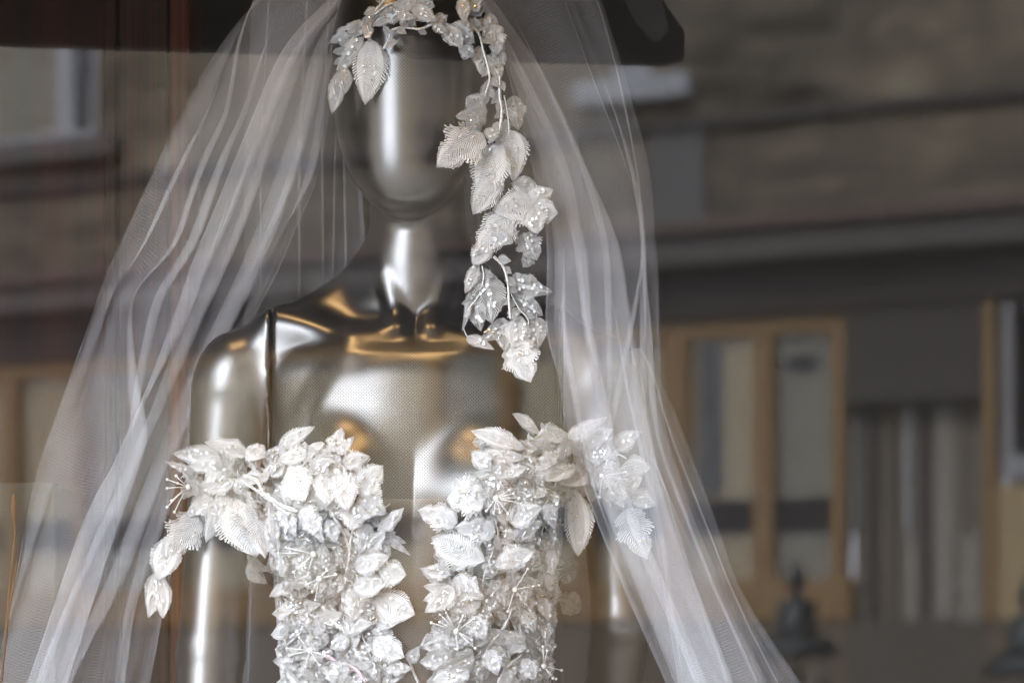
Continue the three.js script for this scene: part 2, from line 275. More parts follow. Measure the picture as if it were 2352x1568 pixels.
const grad = (f, x, y, z, e = 0.0012) => { const v = [f(x + e, y, z) - f(x - e, y, z), f(x, y + e, z) - f(x, y - e, z), f(x, y, z + e) - f(x, y, z - e)], l = Math.hypot(...v) || 1; return v.map((k) => k / l); };
function surfaceNets(f, lo, hi, cell) {
  const n = lo.map((v, i) => Math.ceil((hi[i] - v) / cell) + 1), [nx, ny, nz] = n, val = new Float32Array(nx * ny * nz), id = (i, j, k) => (k * ny + j) * nx + i;
  for (let k = 0; k < nz; k++) for (let j = 0; j < ny; j++) for (let i = 0; i < nx; i++) val[id(i, j, k)] = f(lo[0] + i * cell, lo[1] + j * cell, lo[2] + k * cell);
  const vert = new Int32Array(nx * ny * nz).fill(-1), pos = [], nor = [], uv = [], idx = [];
  const corners = [0, 1, 2, 3, 4, 5, 6, 7].map((c) => [c & 1, (c >> 1) & 1, c >> 2]), edges = [];
  for (let a = 0; a < 8; a++) for (const bit of [1, 2, 4]) if (!(a & bit)) edges.push([a, a | bit]);
  for (let k = 0; k < nz - 1; k++) for (let j = 0; j < ny - 1; j++) for (let i = 0; i < nx - 1; i++) {
    const v = corners.map(([a, b, c]) => val[id(i + a, j + b, k + c)]); let m = 0; for (let c = 0; c < 8; c++) if (v[c] < 0) m |= 1 << c;
    if (m === 0 || m === 255) continue;
    let s = 0, p = [0, 0, 0];
    for (const [a, b] of edges) if ((v[a] < 0) !== (v[b] < 0)) { const t = v[a] / (v[a] - v[b]); for (let q = 0; q < 3; q++) p[q] += corners[a][q] + t * (corners[b][q] - corners[a][q]); s++; }
    p = [lo[0] + (i + p[0] / s) * cell, lo[1] + (j + p[1] / s) * cell, lo[2] + (k + p[2] / s) * cell];
    let g = grad(f, ...p);
    for (let it = 0; it < 2; it++) { const d = f(...p); p = p.map((q, c) => q - clamp(d, -cell, cell) * 0.9 * g[c]); g = grad(f, ...p); }
    vert[id(i, j, k)] = pos.length / 3; pos.push(...p); nor.push(...g); uv.push(p[0], p[1]);
  }
  const quad = (a, b, c, d, flip) => { if (a < 0 || b < 0 || c < 0 || d < 0) return; flip ? idx.push(a, c, b, a, d, c) : idx.push(a, b, c, a, c, d); };
  for (let k = 1; k < nz - 1; k++) for (let j = 1; j < ny - 1; j++) for (let i = 1; i < nx - 1; i++) {
    const v0 = val[id(i, j, k)] < 0;
    if (v0 !== val[id(i + 1, j, k)] < 0) quad(vert[id(i, j - 1, k - 1)], vert[id(i, j, k - 1)], vert[id(i, j, k)], vert[id(i, j - 1, k)], !v0);
    if (v0 !== val[id(i, j + 1, k)] < 0) quad(vert[id(i - 1, j, k - 1)], vert[id(i - 1, j, k)], vert[id(i, j, k)], vert[id(i, j, k - 1)], !v0);
    if (v0 !== val[id(i, j, k + 1)] < 0) quad(vert[id(i - 1, j - 1, k)], vert[id(i, j - 1, k)], vert[id(i, j, k)], vert[id(i - 1, j, k)], !v0);
  }
  const g = new THREE.BufferGeometry();
  g.setAttribute('position', new THREE.Float32BufferAttribute(pos, 3)); g.setAttribute('normal', new THREE.Float32BufferAttribute(nor, 3)); g.setAttribute('uv', new THREE.Float32BufferAttribute(uv, 2)); g.setIndex(idx);
  return g;
}
const grain = tex(256, 256, (u, v) => [0.5 + 0.5 * (fbm(u, v, 64, 77, 2) - 0.5)], {});
// chest and brow carry the weave of a fine net: bump in figure coordinates, strongest at the breastbone, none on arms
const NET = 0.0029;
const weave = tex(2048, 2048, (u, v) => {
  const x = (u - 0.5) * 0.36, y = 1.6 + v * 0.64, p = Math.sin(Math.PI * (x + y) / NET) * Math.sin(Math.PI * (x - y) / NET);
  const chest = clamp((1.893 - 0.02 * Math.abs(Math.sin(x * 30)) - y) / 0.03, 0, 1), brow = 0.8 * clamp(1 - Math.hypot((x + 0.004) / 0.03, (y - 2.135) / 0.06), 0, 1);
  return [0.5 + 0.5 * Math.max(chest, brow) * (p * p * 2 - 0.6) + 0.06 * (hash(u * 2048 | 0, v * 2048 | 0, 4) - 0.5)];
});
weave.wrapS = weave.wrapT = THREE.ClampToEdgeWrapping; weave.repeat.set(1 / 0.36, 1 / 0.64); weave.offset.set(0.5 - MX / 0.36, -1.6 / 0.64);
const weaveColor = tex(2048, 2048, (u, v) => {
  const x = (u - 0.5) * 0.36, y = 1.6 + v * 0.64, p = Math.sin(Math.PI * (x + y) / NET) * Math.sin(Math.PI * (x - y) / NET);
  const chest = clamp((1.893 - 0.02 * Math.abs(Math.sin(x * 30)) - y) / 0.03, 0, 1), brow = clamp(1.3 - 1.3 * Math.hypot((x + 0.002) / 0.032, (y - 2.135) / 0.075), 0, 1);
  return [1 - 0.7 * Math.max(chest, brow) * clamp(p * p * 1.6 - 0.3, 0, 1)];
});
weaveColor.wrapS = weaveColor.wrapT = THREE.ClampToEdgeWrapping; weaveColor.repeat.copy(weave.repeat); weaveColor.offset.copy(weave.offset);
const roughArm = grain.clone(); roughArm.repeat.set(14, 14); roughArm.needsUpdate = true;
const metal = std({ metalness: 1, roughness: 0.29, color: C(0.165, 0.16, 0.152), map: weaveColor, bumpMap: weave, bumpScale: 0.00004 });
const metalArm = std({ metalness: 1, roughness: 0.34, color: C(0.2, 0.197, 0.19), bumpMap: roughArm, bumpScale: 0.00004 });
{
  const g = thing('mannequin', 'featureless satin silver mannequin standing behind the shop window', 'mannequin', [MX, FLOOR, -0.02]);
  const put = (geo) => geo.translate(-MX, -FLOOR, 0.02);
  const cut = 0.129;
  part('body', put(surfaceNets((x, y, z) => smax(smax(figure(x, y, z), Math.abs(x - MX) - cut + 0.001, 0.004), 1.35 - y, 0.004), [MX - .14, 1.34, -.14], [MX + .14, 2.26, .14], 0.0038)), metal, g);
  part('arm', put(surfaceNets((x, y, z) => smax(smax(figure(x, y, z), x - MX + cut + 0.001, 0.004), 1.4 - y, 0.004), [MX - .245, 1.38, -.09], [MX - .12, 1.95, .05], 0.0035)), metalArm, g);
  part('arm', put(surfaceNets((x, y, z) => smax(figure(x, y, z), MX - x + cut + 0.001, 0.004), [MX + .12, 1.45, -.2], [MX + .245, 1.95, .05], 0.0038)), metalArm, g);
  part('support_rod', put(new THREE.CylinderGeometry(0.015, 0.015, 1.36 - FLOOR, 16).translate(MX, (1.36 + FLOOR) / 2, -0.02)), M.iron, g);
  part('base_plate', put(new THREE.CylinderGeometry(0.17, 0.175, 0.012, 48).translate(MX, FLOOR + 0.006, -0.02)), M.iron, g);
}

// ---------------------------------------------------------------- tulle
const netTile = tex(64, 64, (u, v) => {               // square-ish knitted net, four cells across
  const a = Math.abs(((u + v) * 4) % 1 - 0.5), b = Math.abs(((u - v + 4) * 4) % 1 - 0.5), k = Math.max(a, b);
  return [k > 0.37 ? 1 : 0.36];
});
const tulle = (opacity, color = C(0.83, 0.85, 0.9), rep = 92) => {
  const t = netTile.clone(); t.repeat.set(rep, rep); t.needsUpdate = true;
  return new THREE.MeshPhysicalMaterial({ color, roughness: 0.8, transparent: true, opacity, alphaMap: t, side: THREE.DoubleSide, sheen: 0.6, sheenRoughness: 0.4, sheenColor: C(0.9, 0.9, 0.95) });
};
const ROWS = 72;
function track(pts, Y) { // position across at height Y on a drawn line
  if (Y <= pts[0][1]) { const [a, b] = pts; return a[0] + (b[0] - a[0]) * (Y - a[1]) / (b[1] - a[1]); }
  for (let i = 0; i + 1 < pts.length; i++) if (Y <= pts[i + 1][1]) return lerp(pts[i][0], pts[i + 1][0], (Y - pts[i][1]) / (pts[i + 1][1] - pts[i][1]));
  const a = pts.at(-2), b = pts.at(-1); return b[0] + (b[0] - a[0]) * (Y - b[1]) / (b[1] - a[1]);
}
function gathers(curves, per, w, s) { // narrow tucks taken in the cloth between its drawn folds, each running out above and below
  seed = s; const out = [], zi = [];
  curves.forEach((c, i) => {
    out.push(c); zi.push(i); const n = curves[i + 1]; if (!n) return;
    const wide = Math.max(...c.map(([x, y]) => Math.abs(track(n, y) - x))), cnt = wide < 22 ? 0 : Math.round(per * Math.min(1.6, wide / 60));
    for (let k = 0; k < cnt; k++) {
      const t0 = (k + rr(0.3, 0.7)) / cnt, dt = rr(-0.35, 0.35) / cnt, ya = rr(-300, 900), yb = ya + rr(350, 1100), wm = rr(0.4, 1) * w, L = [], R = [], dir = track(n, 700) > track(c, 700) ? 1 : -1;
      for (let Y = -40; Y <= 1600; Y += 60) { const u = clamp((Y - ya) / (yb - ya), 0, 1), q = wm * Math.pow(Math.sin(Math.PI * u), 0.7), m = lerp(track(c, Y), track(n, Y), clamp(t0 + dt * (Y - 700) / 800, 0.05, 0.95)); L.push([m + dir * q / 2, Y]); R.push([m - dir * q / 2, Y]); }
      out.push(L, R); zi.push(i + (k + 0.4) / cnt, i + (k + 0.6) / cnt);
    }
  });
  out.zi = zi; return out;
}
function sheet(curves, Y0, Y1, zf, { sub = 3, wob = 0.0028 } = {}) {
  if (curves.zi) { const f = zf, zi = curves.zi; zf = (c, Y) => f(zi[c], Y); }
  // curves run down the cloth one after another; where they double back the cloth lies folded on itself
  const cols = curves.map((c) => { let r = []; for (let j = 0; j <= ROWS; j++) { const Y = lerp(Y0, Y1, j / ROWS), up = clamp((-30 - Y) / 110, 0, 1); r.push(lerp(track(c, Math.max(Y, -40)), 950, Math.pow(up, 1.6))); } for (let q = 0; q < 3; q++) r = r.map((v, j) => j && j < ROWS ? (r[j - 1] + 2 * v + r[j + 1]) / 4 : v); return r; });
  const pos = [], uv = [], idx = [], per = ROWS + 1; let n = 0, u = 0;
  for (let c = 0; c < cols.length; c++) for (let s = 0; s < (c + 1 < cols.length ? sub : 1); s++, n++) {
    const t = s / sub, e = t * t * (3 - 2 * t);
    for (let j = 0; j <= ROWS; j++) {
      const Y = lerp(Y0, Y1, j / ROWS), x0 = cols[c][j], x1 = cols[c + 1]?.[j] ?? x0, X = lerp(x0, x1, e), z = lerp(zf(c, Y), zf(Math.min(c + 1, cols.length - 1), Y), t) + wob * Math.sin(n * 2.1 + Y * 0.013) ;
      const p = P(X, Y, lerp(z, -0.03, clamp((-30 - Y) / 110, 0, 1))); pos.push(p.x, p.y, p.z); uv.push(u, Y / PPM);
    }
    u += Math.abs((cols[c + 1]?.[ROWS >> 1] ?? 0) - cols[c][ROWS >> 1]) / sub / PPM;
  }
  for (let c = 0; c + 1 < n; c++) for (let j = 0; j < ROWS; j++) { const a = c * per + j, b = a + per; idx.push(a, a + 1, b, b, a + 1, b + 1); }
  const g = new THREE.BufferGeometry(); g.setAttribute('position', new THREE.Float32BufferAttribute(pos, 3)); g.setAttribute('uv', new THREE.Float32BufferAttribute(uv, 2)); g.setIndex(idx); g.computeVertexNormals(); return g;
}
const shift = (pts, w) => pts.map(([x, y], i) => [x + (Array.isArray(w) ? w[Math.min(i, w.length - 1)] : w), y]);
const veil = thing('bridal_veil', 'long sheer white tulle veil falling from the head over both shoulders', 'veil');
const ease = (a, b, Y) => { const t = clamp((Y - a) / (b - a), 0, 1); return t * t * (3 - 2 * t); };
{
  const tl = tulle(0.215), tr = tulle(0.155), tb = tulle(0.17);
  const O = [[612, -20], [545, 45], [470, 155], [390, 310], [300, 500], [243, 625], [190, 780], [130, 945], [88, 1060], [60, 1180], [35, 1330], [-10, 1520], [-30, 1600]];
  const p1 = [[580, 0], [546, 80], [515, 262], [465, 347], [425, 460], [400, 560], [350, 620], [300, 660], [289, 760], [291, 886], [305, 1000], [250, 1250], [150, 1570]];
  const p1r = shift(p1, [3, 8, 13, 20, 17, 12, 10, 4, 13, 27, 40, 6, 3]);
  const al = [[775, -20], [695, 52], [653, 101], [616, 173], [574, 281], [541, 356], [494, 474], [442, 596], [395, 735], [330, 904], [251, 1085], [222, 1125], [180, 1220], [60, 1570]];
  const ar = [[800, -20], [725, 60], [690, 110], [655, 190], [610, 300], [575, 380], [530, 500], [475, 620], [425, 750], [338, 910], [256, 1088], [225, 1128], [183, 1225], [64, 1570]];
  const bl = [[795, -20], [712, 60], [670, 115], [630, 200], [590, 310], [556, 390], [515, 510], [462, 625], [440, 690], [385, 850], [290, 1070], [190, 1290], [108, 1493], [80, 1570]];
  const br = [[812, -20], [735, 62], [700, 130], [672, 210], [640, 300], [605, 400], [560, 520], [510, 640], [470, 720], [410, 860], [308, 1080], [205, 1298], [122, 1498], [97, 1575]];
  const cl = [[815, -20], [740, 65], [710, 140], [690, 220], [665, 310], [630, 400], [590, 520], [540, 640], [500, 720], [440, 850], [345, 1070], [245, 1330], [175, 1480], [135, 1580]];
  const cr = [[822, -20], [760, 80], [740, 170], [725, 250], [705, 320], [675, 420], [640, 520], [585, 640], [545, 730], [475, 870], [385, 1080], [280, 1345], [200, 1490], [160, 1580]];
  const dl = [[828, -20], [762, 80], [742, 170], [728, 260], [712, 350], [690, 440], [650, 540], [600, 640], [555, 720], [480, 830], [392, 1060], [330, 1230], [285, 1400], [262, 1580]];
  const dr = [[838, -20], [775, 80], [758, 170], [748, 250], [742, 310], [730, 370], [716, 420], [668, 495], [625, 580], [572, 680], [510, 800], [430, 1040], [372, 1220], [308, 1400], [285, 1580]];
  const e = [[845, -20], [785, 80], [768, 170], [757, 250], [748, 320], [738, 380], [725, 430], [690, 500], [650, 600], [600, 700], [530, 820], [440, 1000], [415, 1200], [375, 1400], [342, 1580]];
  const left = [O, shift(O, 4), p1r, p1, ar, al, shift(al, 4), shift(al, 1), br, bl, cr, cl, dr, dl, shift(dl, 4), e, shift(e, -4)];
  part('tulle_layer', sheet(gathers(left, 0.4, 26, 51), -140, 1590, (c, Y) => 0.012 - 0.0068 * c - 0.01 * ease(900, 1500, Y)), tl, veil);
  // back layer hanging behind neck and shoulders
  const bk = [[560, 0], [600, 0], [596, 0], [690, 0], [683, 0], [742, 3], [736, 3], [771, -5], [766, -5], [792, 6], [786, 7], [827, 20], [816, 18]].map(([x, d]) => [[x - d * 0.6 + 20, -40], [x, 340], [x + d, 700], [x + 2 * d - 30, 1590]]);
  part('tulle_layer', sheet(bk, -40, 1590, (c) => -0.13 - 0.004 * (c % 2)), tb, veil);
  const bk2 = [[846, 10], [905, 6], [960, 4], [955, 4], [1040, 4], [1100, 8], [1092, 8], [1180, 12], [1250, 24], [1240, 24], [1330, 34]].map(([x, d]) => [[x, -40], [x, 340], [x + d, 700], [x + 2 * d, 1590]]);
  part('tulle_layer', sheet(bk2, 300, 1590, (c) => -0.14 - 0.004 * (c % 2)), tb, veil);
  // right front
  const RO = [[1372, -40], [1400, 60], [1440, 180], [1480, 330], [1500, 430], [1503, 520], [1515, 640], [1518, 800], [1517, 900], [1522, 960], [1550, 1060], [1600, 1200], [1655, 1330], [1720, 1470], [1765, 1580]];
  const l3 = [[1365, -20], [1420, 180], [1450, 330], [1468, 440], [1470, 520], [1475, 640], [1482, 760], [1490, 900], [1505, 1000], [1535, 1090], [1580, 1210], [1632, 1340], [1690, 1470], [1740, 1580]];
  const r3 = [[1370, -20], [1425, 180], [1455, 330], [1474, 440], [1478, 540], [1488, 660], [1500, 780], [1505, 900], [1514, 1000], [1545, 1090], [1590, 1210], [1640, 1340], [1700, 1470], [1748, 1580]];
  const pl = [[1290, -20], [1360, 180], [1420, 330], [1455, 440], [1478, 530], [1470, 620], [1450, 720], [1428, 820], [1400, 960], [1388, 1040], [1420, 1150], [1480, 1300], [1560, 1480], [1600, 1580]];
  const pr = shift(pl, [2, 2, 2, 2, 3, 8, 12, 14, 14, 10, 5, 4, 4, 4]);
  const b2r = [[1120, -20], [1240, 150], [1310, 300], [1370, 430], [1425, 560], [1440, 660], [1455, 760], [1470, 880], [1495, 1000], [1520, 1120], [1565, 1260], [1630, 1420], [1690, 1580]];
  const b2l = [[1105, -20], [1190, 150], [1255, 300], [1290, 420], [1320, 560], [1330, 700], [1360, 880], [1410, 1090], [1470, 1250], [1540, 1420], [1600, 1580]];
  const b1r = [[1100, -20], [1200, 150], [1270, 290], [1318, 420], [1350, 600], [1362, 760], [1395, 920], [1430, 1100], [1490, 1250], [1555, 1400], [1630, 1580]];
  const b1l = [[1095, -20], [1160, 130], [1215, 290], [1258, 420], [1276, 600], [1270, 700], [1275, 780], [1312, 900], [1350, 1060], [1400, 1200], [1470, 1370], [1555, 1580]];
  const I0 = [[1090, -20], [1150, 110], [1200, 300], [1232, 420], [1258, 560], [1254, 700], [1250, 760], [1285, 870], [1295, 960], [1340, 1120], [1385, 1235], [1440, 1370], [1535, 1580]];
  const right = [RO, shift(RO, -4), l3, r3, pl, pr, b2l, b2r, b1l, b1r, shift(b1r, -3), I0, shift(I0, 4)];
  part('tulle_layer', sheet(gathers(right, 0.6, 22, 52), -140, 1590, (c, Y) => lerp(-0.02, 0.045, ease(400, 850, Y)) + 0.0055 * c), tr, veil);
  // outer layer that swings out at lower right
  const OB = [[1470, 790], [1520, 880], [1545, 930], [1585, 1030], [1640, 1180], [1690, 1330], [1752, 1440], [1850, 1580]], OC = [[1465, 790], [1505, 880], [1522, 950], [1558, 1050], [1610, 1180], [1668, 1330], [1722, 1450], [1790, 1580]];
  const OD = [[1460, 790], [1470, 900], [1500, 1050], [1545, 1200], [1610, 1400], [1670, 1580]], OE = [[1450, 790], [1450, 900], [1470, 1050], [1500, 1200], [1530, 1400], [1560, 1580]];
  part('tulle_layer', sheet(gathers([OB, shift(OB, -4), OC, shift(OC, 6), OD, shift(OD, 9), OE, shift(OE, 4)], 0.7, 16, 53), 800, 1590, (c) => 0.0 + 0.003 * c), tr, veil);
  // small loose corner of net by the top right
  part('tulle_layer', sheet([[[1420, -40], [1452, 40], [1496, 95]], [[1470, -40], [1484, 40], [1505, 95]], [[1510, -40], [1536, 70], [1515, 95]]], -40, 95, () => -0.06), tulle(0.05), veil);
}

// ---------------------------------------------------------------- lace leaves, flowers, stems
const K = 0.816667;
const crop = { A: [850, 0, 2.904], B: [1150, 480, 2.45], D: [1150, 1100, 2.614], E: [400, 1200, 2.1775], F: [1100, 1300, 2.529] };
const at = (c, x, y) => { const [ox, oy, s] = crop[c]; return [(ox + x / s) * K, (oy + y / s) * K]; };
const unit = (c) => K / crop[c][2];
const eye = new THREE.Vector3(0, EYE, DIST);
function onBody(X, Y, lift, zFree) { // a spot `lift` above the figure on the line of sight through (X, Y); free-hanging ones keep zFree
  const p = P(X, Y, 0.2), dir = p.clone().sub(eye).normalize();
  for (let i = 0; i < 90; i++) { const d = figure(p.x, p.y, p.z) - lift; if (d < 0.0003) { if (zFree !== undefined && p.z < zFree) break; return p; } p.addScaledVector(dir, Math.max(d * 0.8, 0.0004)); if (p.z < -0.1) break; }
  return zFree === undefined ? null : P(X, Y, zFree);
}
const leafShape = (t, tip) => Math.pow(Math.sin(Math.PI * Math.pow(clamp(t, 0, 1), tip)), 0.88);
function leafGeo(s, n = 26, m = 8) { // unit leaf: y 0..1 along, x -0.5..0.5: a thin stiffened lace cut-out, waved, sometimes folded along the rib, edge frayed
  seed = 900 + s * 77;
  const kind = s % 5, tip = kind === 2 ? 0.98 : rr(0.56, 0.74), bend = rr(-0.03, 0.08), cup = rr(-0.06, 0.05), wave = rr(0.012, 0.04), ph = rr(0, 6), skew = rr(-0.12, 0.12), fold = kind === 3 ? rr(0.25, 0.45) : rr(0, 0.1), pos = [], uv = [], idx = [], th = 0.006;
  const jit = [...Array(2 * (n + 1))].map((_, i) => 1 + (i % 2 ? 0.05 : -0.05) + rr(-0.07, 0.06));
  const lobe = (t) => kind === 4 ? 0.78 + 0.32 * Math.abs(Math.sin(Math.PI * (t * 3 + 0.1))) : kind === 1 ? 0.92 + 0.12 * Math.sin(t * 14 + ph) : 1;
  for (const f of [1, -1]) for (let i = 0; i <= n; i++) for (let j = 0; j <= m; j++) {
    const t = i / n, v = (j / m) * 2 - 1, w = i === 0 || i === n ? 0.02 : leafShape(t, tip) * lobe(t) * (Math.abs(v) === 1 ? jit[i + (v > 0 ? n + 1 : 0)] : 1);
    const x = v * 0.5 * w + skew * Math.sin(Math.PI * t) * 0.6, z = cup * v * v * w + bend * Math.sin(Math.PI * t) + wave * Math.sin(7 * t + 3 * v + ph) * Math.abs(v) + fold * Math.max(0, v) * 0.5 * w + f * th;
    pos.push(x * (1 - fold * 0.25 * (v > 0)), t, z); uv.push(0.5 + 0.5 * v, t);
  }
  const per = m + 1, off = (n + 1) * per;
  for (let i = 0; i < n; i++) for (let j = 0; j < m; j++) { const a = i * per + j, b = a + 1, c = a + per, d = c + 1; idx.push(a, b, c, b, d, c, a + off, c + off, b + off, b + off, c + off, d + off); }
  const g = new THREE.BufferGeometry(); g.setAttribute('position', new THREE.Float32BufferAttribute(pos, 3)); g.setAttribute('uv', new THREE.Float32BufferAttribute(uv, 2)); g.setIndex(idx); g.computeVertexNormals(); return g;
}
const LEAVES = [...Array(15)].map((_, i) => leafGeo(i)), BITS = [...Array(5)].map((_, i) => leafGeo(20 + i, 10, 4));
// satin stitch: threads run from the rib outwards and towards the tip
const stitch = (u, v, f = 28) => { const a = Math.abs(u - 0.5) * 2; return 0.5 + 0.5 * Math.sin(2 * Math.PI * (v * f - a * 5.5 + 0.7 * fbm(u, v, 8, 31, 2))); };
const stitchBump = tex(256, 256, (u, v) => [0.25 + 0.55 * stitch(u, v) + 0.2 * Math.exp(-(((u - 0.5) / 0.05) ** 2)) - 0.5 * fbm(u, v, 16, 12)]);
const stitchColor = tex(256, 256, (u, v) => { const a = Math.abs(u - 0.5) * 2, k = (a < 0.4 ? 0.93 : 1) * (0.86 + 0.14 * stitch(u, v, 22)) - 0.16 * (fbm(u, v, 12, 40) - 0.5); return [k, k * 0.995, k * 0.985]; }, { srgb: true });
const alphaOf = (edge, hole) => tex(256, 256, (u, v) => { const a = Math.abs(u - 0.5) * 2, s = stitch(u, v, 24); let k = 1; if (a > edge && s < 0.42) k = 0; if (hole && a > 0.16 && s < hole + 0.25 * (fbm(u, v, 6, 50) - 0.5)) k = 0; return [k]; });
const lace = (edge, hole, color = C(0.97, 0.97, 0.97)) => new THREE.MeshPhysicalMaterial({ color, map: stitchColor, roughness: 0.75, bumpMap: stitchBump, bumpScale: 0.0009, alphaMap: alphaOf(edge, hole), alphaTest: 0.5, side: THREE.DoubleSide });
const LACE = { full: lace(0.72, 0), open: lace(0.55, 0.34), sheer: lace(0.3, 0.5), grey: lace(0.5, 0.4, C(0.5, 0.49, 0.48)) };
const thread = std({ color: C(0.84, 0.83, 0.8), roughness: 0.6 });
const pearlMat = new THREE.MeshPhysicalMaterial({ color: C(0.86, 0.82, 0.75), roughness: 0.22, clearcoat: 1, clearcoatRoughness: 0.15 });
const sequinMat = new THREE.MeshPhysicalMaterial({ color: C(0.9, 0.91, 0.93), roughness: 0.12, metalness: 0.15, clearcoat: 1, iridescence: 0.4 });
const beadMat = new THREE.MeshPhysicalMaterial({ color: C(0.95, 0.94, 0.92), roughness: 0.08, metalness: 0.35, clearcoat: 1 });
const crystalMat = std({ color: C(0.95, 0.8, 0.5), roughness: 0.12, metalness: 0.9 });
const sets = new Map();                                // small sewn-on pieces per thing
const bag = (th) => { if (!sets.has(th)) sets.set(th, { sequin: [], bead: [], crystal: [] }); return sets.get(th); };
const _m = new THREE.Matrix4(), _x = new THREE.Vector3(), _y = new THREE.Vector3(), _z = new THREE.Vector3();
const basis = (y, n) => { _y.copy(y).normalize(); _x.crossVectors(_y, n).normalize(); _z.crossVectors(_x, _y).normalize(); return _m.makeBasis(_x, _y, _z); };
let layer = 0;
function leaf(th, [X0, Y0], [X1, Y1], wPlan, { z, lift = 0.007, tilt = 0.3, mat = LACE.full, sew = 1, rise = 0.004, bit = false, merge, name = 'lace_leaf' } = {}) {
  layer = (layer + 1) % 7;
  const l = lift + layer * 0.0007, a = onBody(X0, Y0, l, z), b = onBody(X1, Y1, l + rise, z === undefined ? undefined : z + rise);
  if (!a || !b) return null;
  const g = grad(figure, (a.x + b.x) / 2, (a.y + b.y) / 2, (a.z + b.z) / 2), toEye = eye.clone().sub(a).normalize();
  const n = z === undefined ? new THREE.Vector3(...g).lerp(toEye, 0.45) : toEye; n.x += rr(-tilt, tilt); n.y += rr(-tilt, tilt);
  const y = b.clone().sub(a), len = y.length(), q = bit ? BITS[rnd() * BITS.length | 0] : LEAVES[rnd() * LEAVES.length | 0];
  const w = wPlan * (DIST - a.z) / DIST / PPM, o = merge ? new THREE.Mesh(q, mat) : part(name, q, mat, th);
  basis(y, n); const R = _m.clone();
  o.quaternion.setFromRotationMatrix(R); o.position.copy(a); o.scale.set(w * 1.2, len * 1.06, (w + len) / 2);
  if (merge) { o.updateMatrix(); merge.push(q.clone().applyMatrix4(o.matrix)); }
  if (sew) {
    const B = bag(th), cnt = sew * clamp(len * w / 0.00006, 1, 11);
    for (let k = 0; k < cnt; k++) {
      const t = rr(0.2, 0.75), u = rr(-0.22, 0.22), p = new THREE.Vector3(u, t, 0.04 + 0.06 * Math.sin(Math.PI * t)).multiply(o.scale).applyQuaternion(o.quaternion).add(a).addScaledVector(n.clone().normalize(), 0.0012);
      const s = rr(0.62, 0.95), r = rnd();
      (r < 0.55 ? B.sequin : r < 0.85 ? B.bead : B.crystal).push(R.clone().scale(new THREE.Vector3(s, s, s)).multiply(new THREE.Matrix4().makeRotationZ(rr(-0.5, 0.5))).setPosition(p));
    }
  }
  return o;
}
const lf = (th, c, bx, by, tx, ty, w, o = {}) => leaf(th, at(c, bx, by), at(c, tx, ty), w * unit(c), o);
const smooth = (pts) => new THREE.CatmullRomCurve3(pts);
function stem(th, c, pts, w, { z, lift = 0.009, beads = true, name = 'beaded_stem', mat = thread } = {}) {
  const v = pts.map(([x, y]) => { const [X, Y] = at(c, x, y); return onBody(X, Y, lift, z); }).filter(Boolean);
  if (v.length < 2) return;
  const cv = smooth(v), r = w * unit(c) / PPM / 2, len = cv.getLength(), tube = new THREE.TubeGeometry(cv, Math.max(8, Math.round(len / 0.0016)), r * 0.8, 6), o = part(name, tube, mat, th);
  { const p = tube.attributes.position, q = tube.attributes.normal; for (let i = 0; i < p.count; i++) { const k = r * 0.55 * (hash(i / 7 | 0, i % 7 % 6, 8) - 0.35); p.setXYZ(i, p.getX(i) + q.getX(i) * k, p.getY(i) + q.getY(i) * k, p.getZ(i) + q.getZ(i) * k); } tube.computeVertexNormals(); }
  if (th === vine && beads) for (let d = 0.004; d < len - 0.004; d += 0.009) { // small lace tags along the stem
    const p = cv.getPointAt(d / len), g = cv.getTangentAt(d / len), a = Math.atan2(g.y, g.x) + (rnd() < 0.5 ? 1 : -1) * rr(0.4, 1.1), L = rr(0.007, 0.013), s2 = PPM * DIST / (DIST - p.z), X = p.x * s2 + CX, Y = HY - (p.y - EYE) * s2;
    leaf(th, [X, Y], [X + Math.cos(a) * L * PPM, Y - Math.sin(a) * L * PPM], L * 0.7 * PPM, { z: z === undefined ? undefined : z - 0.002, lift: lift - 0.003, bit: true, sew: 0, tilt: 0.5 });
  }
  if (beads) { const B = bag(th), n = Math.floor(len / 0.0042); for (let i = 0; i < n; i++) { const t = (i + 0.5) / n, p = cv.getPointAt(t), d = cv.getTangentAt(t); B.bead.push(basis(d, eye.clone().sub(p)).clone().scale(new THREE.Vector3(0.9, 0.9, 0.9)).setPosition(p.addScaledVector(_z, r * 0.9))); } }
  return o;
}
function flower(th, c, cx, cy, petals, stamens, { z, lift = 0.014, mat = LACE.open } = {}) {
  const [X, Y] = at(c, cx, cy), p = onBody(X, Y, lift, z); if (!p) return;
  const f = new THREE.Group(); f.name = 'lace_flower'; th.add(f);
  const B = f;
  for (const [x, y, w] of petals) leaf(B, [X, Y], at(c, x, y), w * unit(c), { z, lift: lift - 0.004, mat, sew: 0, rise: 0.006, name: 'petal', tilt: 0.2 });
  part('pearl', new THREE.SphereGeometry(0.0027, 18, 12).translate(p.x, p.y, p.z + 0.002), pearlMat, f);
  const geos = [];
  for (const [x, y] of stamens) {
    const [SX, SY] = at(c, x, y), q = onBody(SX, SY, lift + 0.006, z === undefined ? undefined : z + 0.008); if (!q) continue;
    const mid = p.clone().lerp(q, 0.5); mid.z += 0.005;
    const s = part('stamen', mergeGeometries([new THREE.TubeGeometry(smooth([p, mid, q]), 8, 0.00042, 5), new THREE.SphereGeometry(0.0013, 10, 8).translate(q.x, q.y, q.z)]), thread, f); geos.push(s);
  }
}
seed = 4711;
